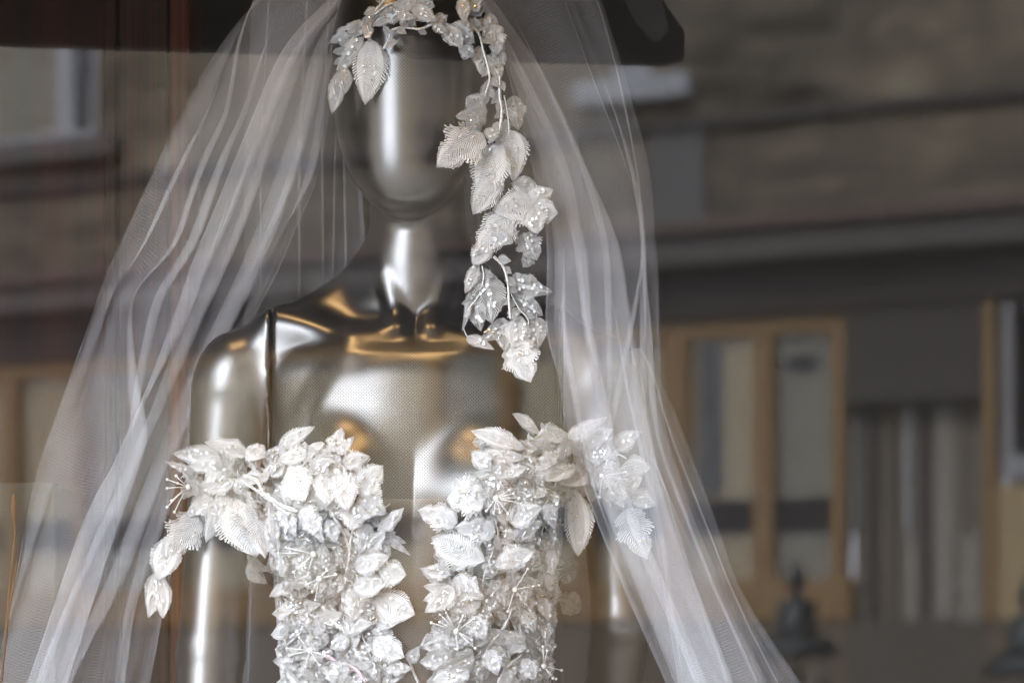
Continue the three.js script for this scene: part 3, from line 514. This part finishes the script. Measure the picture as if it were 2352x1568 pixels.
// ---- headpiece
const vine = thing('lace_headpiece', 'white lace leaf hair vine over the brow, trailing beside the neck', 'headpiece');
{
  const h = (a, b, c, d, w, o) => lf(vine, 'A', a, b, c, d, w * 1.18, o), Z = { z: 0.055 }, S = (z) => ({ z });
  h(560, 320, 515, 825, 215, { z: 0.075, rise: 0.0 }); h(300, 560, 240, 908, 105, { z: .05 }); h(345, 520, 335, 765, 88, { z: .045 }); h(455, 195, 228, 350, 85, { z: .05 });
  h(525, 190, 550, 335, 80, { z: .065 }); h(500, 300, 350, 480, 100, { z: .055 }); h(430, 380, 300, 560, 90, { z: .05 }); h(620, 90, 430, 290, 80, { z: .06 });
  h(860, 60, 585, 208, 95, { z: .075 }); h(1000, -20, 640, 130, 110, { z: .07 }); h(900, 60, 1090, 170, 115, { z: .08 }); h(740, 110, 925, 140, 80, { z: .075 }); h(940, 0, 1075, 50, 110, { z: .078 }); h(1100, 110, 1145, 195, 62, { z: .08 }); h(800, 160, 860, 215, 50, { z: .08 });
  h(1130, 190, 1300, 375, 120, { z: .078 }); h(1220, 195, 1400, 345, 130, { z: .07 }); h(1275, 385, 1400, 450, 100, { z: .065 }); h(1060, 200, 1180, 270, 70, { z: .085 });
  h(1310, -30, 1330, 200, 85, { z: .07 }); h(1380, 0, 1440, 90, 120, { z: .068 }); h(1420, 60, 1450, 130, 90, { z: .066 }); h(1330, 160, 1380, 300, 90, { z: .07 }); h(1560, 120, 1470, 305, 95, { z: .06 }); h(1570, 190, 1590, 450, 125, { z: .06 }); h(1600, 300, 1605, 660, 95, { z: .058 }); h(1440, 370, 1465, 600, 95, { z: .062 }); h(1500, 150, 1470, 250, 95, { z: .058 });
  h(1530, 640, 1495, 850, 80, { z: .058 }); h(1560, 440, 1580, 640, 80, { z: .06 });
  h(1510, 910, 1272, 950, 175, { z: .06 }); h(1490, 880, 1350, 800, 150, { z: .062 }); h(1480, 960, 1330, 1025, 150, { z: .058 });
  h(1475, 1085, 1118, 1348, 265, { z: .066, mat: LACE.full }); h(1540, 1040, 1545, 1165, 95, { z: .068 }); h(1620, 1150, 1452, 1560, 245, { z: .064 }); h(1690, 1060, 1725, 1465, 190, { z: .058 }); h(1720, 780, 1765, 1045, 135, { z: .04, mat: LACE.open });
  stem(vine, 'A', [[690, -20], [560, 130], [440, 280], [340, 440], [290, 570]], 30, { z: .062 }); stem(vine, 'A', [[900, 0], [700, 40], [600, 110], [540, 150], [505, 300]], 22, { z: .07 });
  stem(vine, 'A', [[665, 395], [700, 330], [735, 245], [850, 225], [960, 235], [1060, 200], [1140, 195]], 22, { z: .086 }); stem(vine, 'A', [[1320, 150], [1440, 270], [1480, 420], [1500, 480], [1530, 640], [1490, 790]], 24, { z: .068 });
  stem(vine, 'A', [[1612, 620], [1615, 800], [1630, 900], [1600, 1080], [1520, 1165]], 30, { z: .066 }); stem(vine, 'A', [[1650, 780], [1680, 950], [1692, 1090]], 14, { z: .062 });
  const b = (...a) => lf(vine, 'B', ...a);
  b(650, 10, 452, 284, 180, { z: .068 }); b(885, 100, 712, 92, 118, { z: .055 }); b(840, 260, 1018, 290, 190, { z: .064 }); b(830, 240, 985, 135, 165, { z: .062 }); b(850, 250, 885, 424, 180, { z: .067 }); b(860, 230, 590, 270, 230, { z: .062 });
  b(710, 300, 480, 560, 235, { z: .064 }); b(570, 430, 708, 495, 130, { z: .067 }); b(560, 480, 445, 640, 130, { z: .064 }); b(790, 425, 880, 605, 160, { z: .055, mat: LACE.open }); b(850, 575, 788, 660, 95, { z: .055, mat: LACE.open });
  b(480, 620, 392, 835, 82, { z: .062 }); b(440, 800, 368, 1092, 58, { z: .062 });
  b(520, 670, 565, 1030, 200, { z: .06, mat: LACE.sheer, sew: 1.5 }); b(450, 900, 495, 1095, 115, { z: .058, mat: LACE.sheer }); b(690, 770, 972, 835, 165, { z: .06, mat: LACE.sheer, sew: 1.4 }); b(712, 860, 912, 990, 112, { z: .058, mat: LACE.sheer }); b(880, 1005, 890, 1218, 118, { z: .06, mat: LACE.open }); b(690, 1040, 495, 1165, 118, { z: .06, mat: LACE.open }); b(770, 1000, 735, 1210, 180, { z: .064 }); b(620, 1085, 660, 1240, 125, { z: .062 }); b(750, 1160, 878, 1268, 115, { z: .06 }); b(735, 1170, 835, 1442, 235, { z: .066 }); b(392, 1150, 578, 1228, 76, { z: .062 });
  stem(vine, 'B', [[585, 590], [650, 660], [680, 760], [690, 900], [700, 1020]], 22, { z: .066 }); stem(vine, 'B', [[705, 850], [760, 950], [820, 1020], [825, 1060]], 10, { z: .064 }); stem(vine, 'B', [[375, 1085], [395, 1130], [420, 1160]], 10, { z: .062, beads: false }); stem(vine, 'B', [[700, 360], [740, 430], [700, 450], [760, 415]], 8, { z: .06, beads: false });
  stem(vine, 'B', [[505, 655], [515, 730], [480, 860], [415, 945]], 12, { z: .064 }); stem(vine, 'B', [[880, 940], [880, 1010]], 8, { z: .06, beads: false });
}
// ---- dress
const dress = thing('wedding_dress', 'off-shoulder wedding dress bodice of white beaded lace leaves over sheer tulle', 'dress');
{
  // sheer tulle foundation following the figure
  const shell = (th0, th1, topOf, off) => {
    const n = 60, m = 40, pos = [], uv = [], idx = [];
    for (let i = 0; i <= n; i++) { const th = lerp(th0, th1, i / n), top = topOf(th);
      for (let j = 0; j <= m; j++) { const y = lerp(1.36, top, j / m); let r = 0.02; for (let q = 0; q < 60; q++) { const d = trunk(Math.abs(Math.sin(th) * r), y, -0.012 + Math.cos(th) * r) - off; if (d > -0.0002) break; r += Math.max(-d * 0.8, 0.0003); } pos.push(MX + Math.sin(th) * r, y, -0.012 + Math.cos(th) * r); uv.push(th * 0.11, y); } }
    for (let i = 0; i < n; i++) for (let j = 0; j < m; j++) { const a = i * (m + 1) + j, b = a + m + 1; idx.push(a, b, a + 1, b, b + 1, a + 1); }
    const g = new THREE.BufferGeometry(); g.setAttribute('position', new THREE.Float32BufferAttribute(pos, 3)); g.setAttribute('uv', new THREE.Float32BufferAttribute(uv, 2)); g.setIndex(idx); g.computeVertexNormals(); return g;
  };
  part('illusion_panel', shell(-0.42, 0.42, (t) => 1.751 + 0.012 * t * t, 0.0035), tulle(0.3, C(0.55, 0.45, 0.35), 170), dress);
  part('bodice', shell(-1.7, -0.425, (t) => 1.7535 + 0.03 * ease(0.42, 0.9, -t), 0.0045), tulle(0.62, C(0.8, 0.8, 0.82), 170), dress);
  part('bodice', shell(0.425, 1.7, (t) => 1.7535 + 0.04 * ease(0.42, 0.9, t), 0.0045), tulle(0.62, C(0.8, 0.8, 0.82), 170), dress);
  // small underlying lace that fills the ground between the big leaves
  const inside = (p, poly) => { let c = false; for (let i = 0, j = poly.length - 1; i < poly.length; j = i++) { const [a, b] = poly[i], [d, e] = poly[j]; if ((b > p[1]) !== (e > p[1]) && p[0] < (d - a) * (p[1] - b) / (e - b) + a) c = !c; } return c; };
  const fills = [
    ['E', [[300, 150], [640, 165], [1000, 130], [1270, 170], [1420, 300], [1440, 520], [1290, 600], [1180, 560], [1100, 600], [1060, 700], [1180, 800], [1200, 1000], [1130, 1080], [1090, 1250], [1130, 1380], [1110, 1568], [885, 1568], [850, 1200], [820, 800], [770, 540], [560, 410], [280, 420]], 120],
    ['D', [[520, 350], [850, 400], [930, 310], [1180, 340], [1420, 310], [1500, 480], [1640, 620], [1600, 760], [1250, 760], [1130, 900], [1100, 1150], [1070, 1400], [1000, 1568], [880, 1568], [960, 1300], [900, 1250], [700, 1000], [560, 760], [480, 560]], 130],
    ['F', [[980, 800], [1180, 640], [1170, 900], [1120, 1150], [1110, 1568], [900, 1568], [960, 1300], [930, 1100]], 40],
    ['F', [[300, 1200], [620, 1150], [660, 1300], [620, 1568], [330, 1568]], 22],
    ['E', [[1290, 700], [1460, 680], [1440, 860], [1460, 1000], [1380, 1160], [1260, 1200], [1270, 1000]], 24],
    ['E', [[850, 640], [1180, 640], [1290, 700], [1440, 690], [1500, 900], [1560, 1100], [1420, 1200], [1500, 1330], [1600, 1450], [1620, 1568], [880, 1568], [850, 1200]], 75],
    ['F', [[330, 560], [700, 420], [1170, 560], [1150, 1100], [1110, 1568], [330, 1568], [260, 1400], [330, 1200], [270, 1000], [360, 800]], 95],
    ['F', [[420, 130], [700, 120], [860, 260], [760, 420], [560, 420]], 14]];
  const scraps = [[], []], cords = []; let single = 0;
  for (const [c, poly, n0] of fills) {
    const n = n0 * 2.1, xs = poly.map((p) => p[0]), ys = poly.map((p) => p[1]); let made = 0;
    for (let k = 0; k < n * 12 && made < n; k++) {
      const p = [rr(Math.min(...xs), Math.max(...xs)), rr(Math.min(...ys), Math.max(...ys))]; if (!inside(p, poly)) continue; made++;
      const a = rr(0, 6.28), L = rr(80, 175), open = rnd() < 0.35, keep = made % 6 === 0 && single < 110, z = c === 'D' && p[0] > 1420 ? 0.03 : undefined;
      if (keep) single++;
      const o = lf(dress, c, p[0] - Math.cos(a) * L / 2, p[1] - Math.sin(a) * L / 2, p[0] + Math.cos(a) * L / 2, p[1] + Math.sin(a) * L / 2, L * rr(0.4, 0.75), { lift: keep ? 0.008 : rr(0.004, 0.009), tilt: 0.6, bit: true, mat: open ? LACE.open : LACE.full, sew: rnd() < 0.6 ? 1 : 0, z, merge: keep ? undefined : scraps[+open] });
      if (made % 9 === 0) { // loose thread wandering between the leaves
        const pts = []; let q = [...p], dir = rr(0, 6.28); for (let i = 0; i < 5; i++) { const [X, Y] = at(c, ...q), v = onBody(X, Y, rr(0.008, 0.013), z); if (v) pts.push(v); dir += rr(-0.8, 0.8); q = [q[0] + Math.cos(dir) * 32, q[1] + Math.sin(dir) * 32]; }
        if (pts.length > 2 && pts.every((v, i) => !i || v.distanceTo(pts[i - 1]) < 0.02)) cords.push(new THREE.TubeGeometry(smooth(pts), 14, rr(0.0004, 0.0007), 5));
      }
    }
  }
  for (const k of [0, 1]) { const m = part('lace_scraps', mergeGeometries(scraps[k]), k ? LACE.open : LACE.full, dress); m.userData.kind = 'stuff'; }
  part('loose_threads', mergeGeometries(cords), thread, dress).userData.kind = 'stuff';
  const e = (...a) => lf(dress, 'E', ...a), H = { lift: 0.013 };
  const hi = { lift: 0.014 }, arm = { z: 0.012, lift: 0.012 };
  [[480, 180, 200, 166, 125], [650, 165, 390, 95, 115], [560, 260, 290, 235, 130], [560, 330, 330, 370, 120], [560, 400, 640, 310, 90], [510, 400, 395, 692, 135], [515, 420, 490, 632, 115], [430, 430, 270, 545, 125], [340, 545, 150, 795, 205], [170, 660, 100, 925, 165], [100, 890, 38, 1155, 120], [100, 890, 124, 1158, 105], [320, 285, 150, 215, 48]].forEach((a) => e(...a, arm));
  e(560, 440, 688, 778, 275, { z: .035, lift: .014 }); e(650, 470, 748, 778, 205, { z: .036, lift: .012 }); e(790, 460, 818, 725, 75, { z: .03, ...hi });
  [[830, 130, 1042, 5, 92], [760, 190, 648, 135, 115], [1010, 165, 830, 205, 112], [1160, 155, 1217, 12, 112], [1200, 175, 1293, 65, 82], [1230, 235, 1384, 185, 115], [1290, 390, 1466, 245, 185], [1320, 430, 1485, 530, 205], [1300, 465, 1290, 625, 195], [920, 215, 990, 445, 195], [1130, 275, 1130, 475, 155], [1200, 285, 1255, 505, 165], [870, 225, 780, 295, 105], [990, 485, 1105, 705, 125], [840, 495, 935, 665, 115], [1440, 645, 1594, 503, 92], [1380, 590, 1335, 765, 135], [1340, 770, 1485, 640, 110], [1300, 870, 1505, 795, 130], [1440, 865, 1605, 905, 155], [1290, 985, 1495, 945, 135], [1420, 1030, 1654, 1145, 195], [1320, 980, 1290, 1185, 155], [1230, 1235, 1405, 1205, 105], [1430, 1230, 1582, 1190, 62], [1400, 1252, 1512, 1252, 48], [1260, 1290, 1155, 1355, 95], [1410, 1300, 1595, 1405, 180], [1480, 1468, 1645, 1480, 85], [1640, 1445, 1694, 1345, 74], [860, 760, 850, 910, 75], [1130, 560, 1180, 700, 90], [1040, 250, 1160, 200, 90], [700, 250, 640, 180, 90], [720, 330, 830, 240, 90]].forEach((a) => e(...a, hi));
  for (const [x, y] of [[1548, 648], [1607, 708], [1634, 782], [1518, 786]]) e(1462, 668, x, y, 46, { ...hi, mat: LACE.open, sew: 0 });
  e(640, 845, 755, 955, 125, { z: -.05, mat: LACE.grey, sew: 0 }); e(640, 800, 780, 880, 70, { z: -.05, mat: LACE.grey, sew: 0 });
  flower(dress, 'E', 1085, 930, [[1080, 1020, 80], [1180, 1010, 110], [1000, 960, 80], [1090, 850, 80]], [[1010, 965], [1060, 1060], [1040, 1010], [1130, 880], [1185, 905]]);
  flower(dress, 'E', 1050, 780, [[1140, 770, 70], [1150, 850, 60], [940, 690, 70], [950, 760, 60]], [[835, 772], [880, 740], [925, 890], [980, 850], [1015, 900]]);
  flower(dress, 'E', 1025, 1370, [[950, 1310, 70], [1100, 1305, 80], [1110, 1420, 80], [1030, 1475, 80], [930, 1410, 70]], [[900, 1400], [885, 1355], [960, 1290], [1120, 1400], [1085, 1460], [1000, 1470]]);
  flower(dress, 'E', 280, 370, [[340, 330, 80], [330, 420, 80], [250, 440, 70]], [[150, 322], [150, 376], [205, 300], [215, 345], [150, 492], [178, 452], [195, 522]], { z: .018 });
  stem(dress, 'E', [[1150, 490], [1180, 560], [1230, 650], [1270, 760], [1250, 900], [1228, 1050], [1235, 1190]], 26, { lift: .011 }); stem(dress, 'E', [[1295, 610], [1280, 680], [1270, 760]], 20, { lift: .011 }); stem(dress, 'E', [[1120, 680], [1180, 720], [1240, 860]], 20, { lift: .011 });
  stem(dress, 'E', [[620, 300], [700, 330], [760, 420], [850, 480], [950, 520]], 26, { z: .03, lift: .016 }); stem(dress, 'E', [[600, 330], [700, 390], [800, 470], [900, 540]], 18, { z: .03, lift: .016 });
  stem(dress, 'E', [[1110, 1090], [1150, 1170], [1250, 1260], [1330, 1400], [1420, 1460], [1435, 1540]], 40, { lift: .011 }); stem(dress, 'E', [[1640, 1440], [1660, 1500], [1690, 1565]], 18, {}); stem(dress, 'E', [[1330, 1240], [1370, 1330], [1420, 1460]], 18, {});
  stem(dress, 'E', [[1120, 1400], [1200, 1440], [1300, 1480], [1370, 1560]], 26, { lift: .012, name: 'pink_thread', beads: false, mat: std({ color: C(0.78, 0.62, 0.66), roughness: 0.6 }) });
  e(1200, 1400, 1330, 1400, 110, { lift: .005, sew: 0, mat: lace(0.5, 0.3, C(0.6, 0.42, 0.46)) });
  for (const x of [850, 885, 940, 1000]) { const w = () => rr(-22, 22); stem(dress, 'E', [[x - 20 + w(), 640], [x - 14 + w(), 720], [x - 10 + w(), 800], [x + w(), 900], [x + w(), 1000], [x + 10 + w(), 1100], [x + 20 + w(), 1200], [x + 25 + w(), 1300], [x + 30 + w(), 1400], [x + 40 + w(), 1560]], 9, { lift: .008 }); }
  const d = (...a) => lf(dress, 'D', ...a);
  [[860, 425, 482, 295, 150], [960, 315, 772, 172, 95], [950, 335, 1165, 318, 155], [1010, 320, 975, 232, 65], [600, 590, 468, 448, 125], [850, 490, 515, 480, 140], [780, 575, 470, 610, 120], [1100, 450, 895, 368, 125], [1100, 490, 1180, 328, 115], [480, 860, 335, 640, 150], [560, 790, 286, 800, 265], [360, 965, 78, 880, 185], [640, 1030, 350, 1005, 200], [560, 1240, 188, 1078, 265], [620, 1285, 895, 1180, 180], [740, 965, 965, 855, 185], [780, 1085, 975, 960, 145], [1000, 830, 1072, 1005, 125], [980, 645, 1255, 555, 130], [1100, 680, 1295, 600, 130], [310, 1410, 92, 1308, 115], [385, 1440, 118, 1535, 150], [980, 540, 1090, 440, 110], [930, 600, 1060, 540, 110], [720, 620, 860, 560, 100]].forEach((a) => d(...a, hi));
  d(1165, 345, 1445, 198, 105, { z: .045, ...hi }); d(1290, 400, 1490, 285, 145, { z: .03, ...hi }); d(1300, 480, 1480, 430, 150, { z: .03, ...hi }); d(1220, 710, 1245, 1185, 195, { z: .05, ...hi }); d(1250, 1030, 1262, 1150, 70, { z: .05, ...hi });
  d(1520, 690, 1705, 640, 135, { z: .025, ...hi }); d(1530, 420, 1700, 300, 130, { z: .02, ...hi }); d(1560, 560, 1760, 560, 150, { z: .015, ...hi }); d(1600, 860, 1745, 1215, 225, { z: .02, ...hi, mat: LACE.open }); d(1640, 770, 1805, 835, 140, { z: .012, ...hi }); d(1500, 760, 1580, 850, 60, { z: .025, ...hi });
  flower(dress, 'D', 642, 788, [[690, 690, 110], [520, 740, 130], [740, 810, 90], [600, 890, 100], [760, 720, 80]], [[770, 752], [812, 785], [826, 826], [740, 725], [730, 900], [625, 895], [570, 880], [670, 890]]);
  flower(dress, 'D', 1420, 625, [[1500, 560, 100], [1350, 560, 100], [1340, 680, 100], [1430, 720, 110], [1510, 680, 90]], [[1595, 595], [1460, 508], [1610, 650], [1400, 780], [1500, 750]], { z: .04 });
  const f = (...a) => lf(dress, 'F', ...a);
  [[440, 875, 248, 1058, 155], [440, 825, 650, 965, 205], [640, 950, 410, 1045, 185], [440, 1395, 214, 1420, 155], [470, 1350, 580, 1430, 120], [600, 1375, 320, 1475, 155], [560, 1100, 665, 1255, 145], [690, 1330, 752, 1505, 125], [940, 1290, 795, 1195, 125], [1080, 1100, 1105, 1295, 115], [940, 1040, 1015, 1205, 115], [930, 1390, 1012, 1535, 135], [420, 780, 218, 760, 105], [430, 900, 240, 880, 100], [560, 1480, 300, 1560, 150], [1130, 620, 1150, 800, 90], [1090, 780, 1140, 940, 90], [1060, 960, 1120, 1120, 95], [730, 960, 690, 1060, 90]].forEach((a) => f(...a, hi));
  flower(dress, 'F', 880, 905, [[850, 760, 120], [740, 940, 150], [1000, 930, 130], [930, 1060, 130], [760, 860, 110]], [[972, 758], [1012, 880], [1052, 872], [1032, 1000], [958, 1002], [990, 1050], [830, 1060]]);
  flower(dress, 'F', 465, 1200, [[215, 1312, 170], [610, 1180, 140], [470, 1330, 160], [380, 1100, 120], [580, 1300, 120]], [[285, 1140], [345, 1080], [390, 1068], [345, 1135], [575, 1262], [598, 1322], [592, 1110], [512, 1090], [470, 1330]]);
  flower(dress, 'F', 1085, 1450, [[1010, 1400, 90], [1120, 1530, 90], [1020, 1520, 90]], [[1212, 1478], [1172, 1540], [1150, 1535], [1080, 1310], [1110, 1340]]);
  stem(dress, 'F', [[820, 150], [1000, 140], [1100, 180]], 14, {}); stem(dress, 'F', [[725, 400], [760, 500], [720, 640], [650, 880], [690, 1100], [715, 1250]], 20, { lift: .011 }); stem(dress, 'F', [[860, 1040], [800, 1180], [700, 1300], [650, 1420], [640, 1500]], 34, { lift: .011 }); stem(dress, 'F', [[1060, 600], [1110, 800], [1060, 1000], [1045, 1300]], 16, { lift: .009 }); stem(dress, 'F', [[930, 1370], [810, 1470], [760, 1568]], 24, { lift: .011 }); stem(dress, 'F', [[1010, 240], [1060, 400], [1130, 520], [1120, 700], [1090, 900]], 14, { lift: .01 }); stem(dress, 'F', [[850, 1100], [880, 1180], [960, 1300]], 14, {});
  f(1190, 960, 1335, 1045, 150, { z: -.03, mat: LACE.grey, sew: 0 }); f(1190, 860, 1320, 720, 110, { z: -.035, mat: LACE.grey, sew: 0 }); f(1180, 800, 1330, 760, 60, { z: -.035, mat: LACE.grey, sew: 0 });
}
{ // sequins, bugle beads and crystals, sewn on by the hundred
  const sq = new THREE.LatheGeometry([[0.0004, 0.0001], [0.0009, 0], [0.0016, 0.0003], [0.00155, 0.0005], [0.0009, 0.0002], [0.0004, 0.0003]].map((p) => new THREE.Vector2(...p)), 12).rotateX(Math.PI / 2);
  const bd = new THREE.CylinderGeometry(0.0006, 0.0006, 0.0036, 7), cr = new THREE.IcosahedronGeometry(0.0011, 0);
  const rows = new Map();
  for (const [th, B] of sets) { let root = th; while (root.parent !== scene) root = root.parent; if (!rows.has(root)) rows.set(root, { sequin: [], bead: [], crystal: [] }); for (const k in B) rows.get(root)[k].push(...B[k]); }
  for (const [th, B] of rows) for (const [k, g, m] of [['sequin', sq, sequinMat], ['bead', bd, beadMat], ['crystal', cr, crystalMat]]) {
    if (!B[k].length) continue;
    const im = shade(new THREE.InstancedMesh(g, m, B[k].length)); im.name = k === 'sequin' ? 'sequins' : k === 'bead' ? 'glass_beads' : 'crystals'; im.userData.kind = 'stuff';
    B[k].forEach((q, i) => im.setMatrixAt(i, q)); th.add(im);
  }
}
renderer.render(scene, camera);
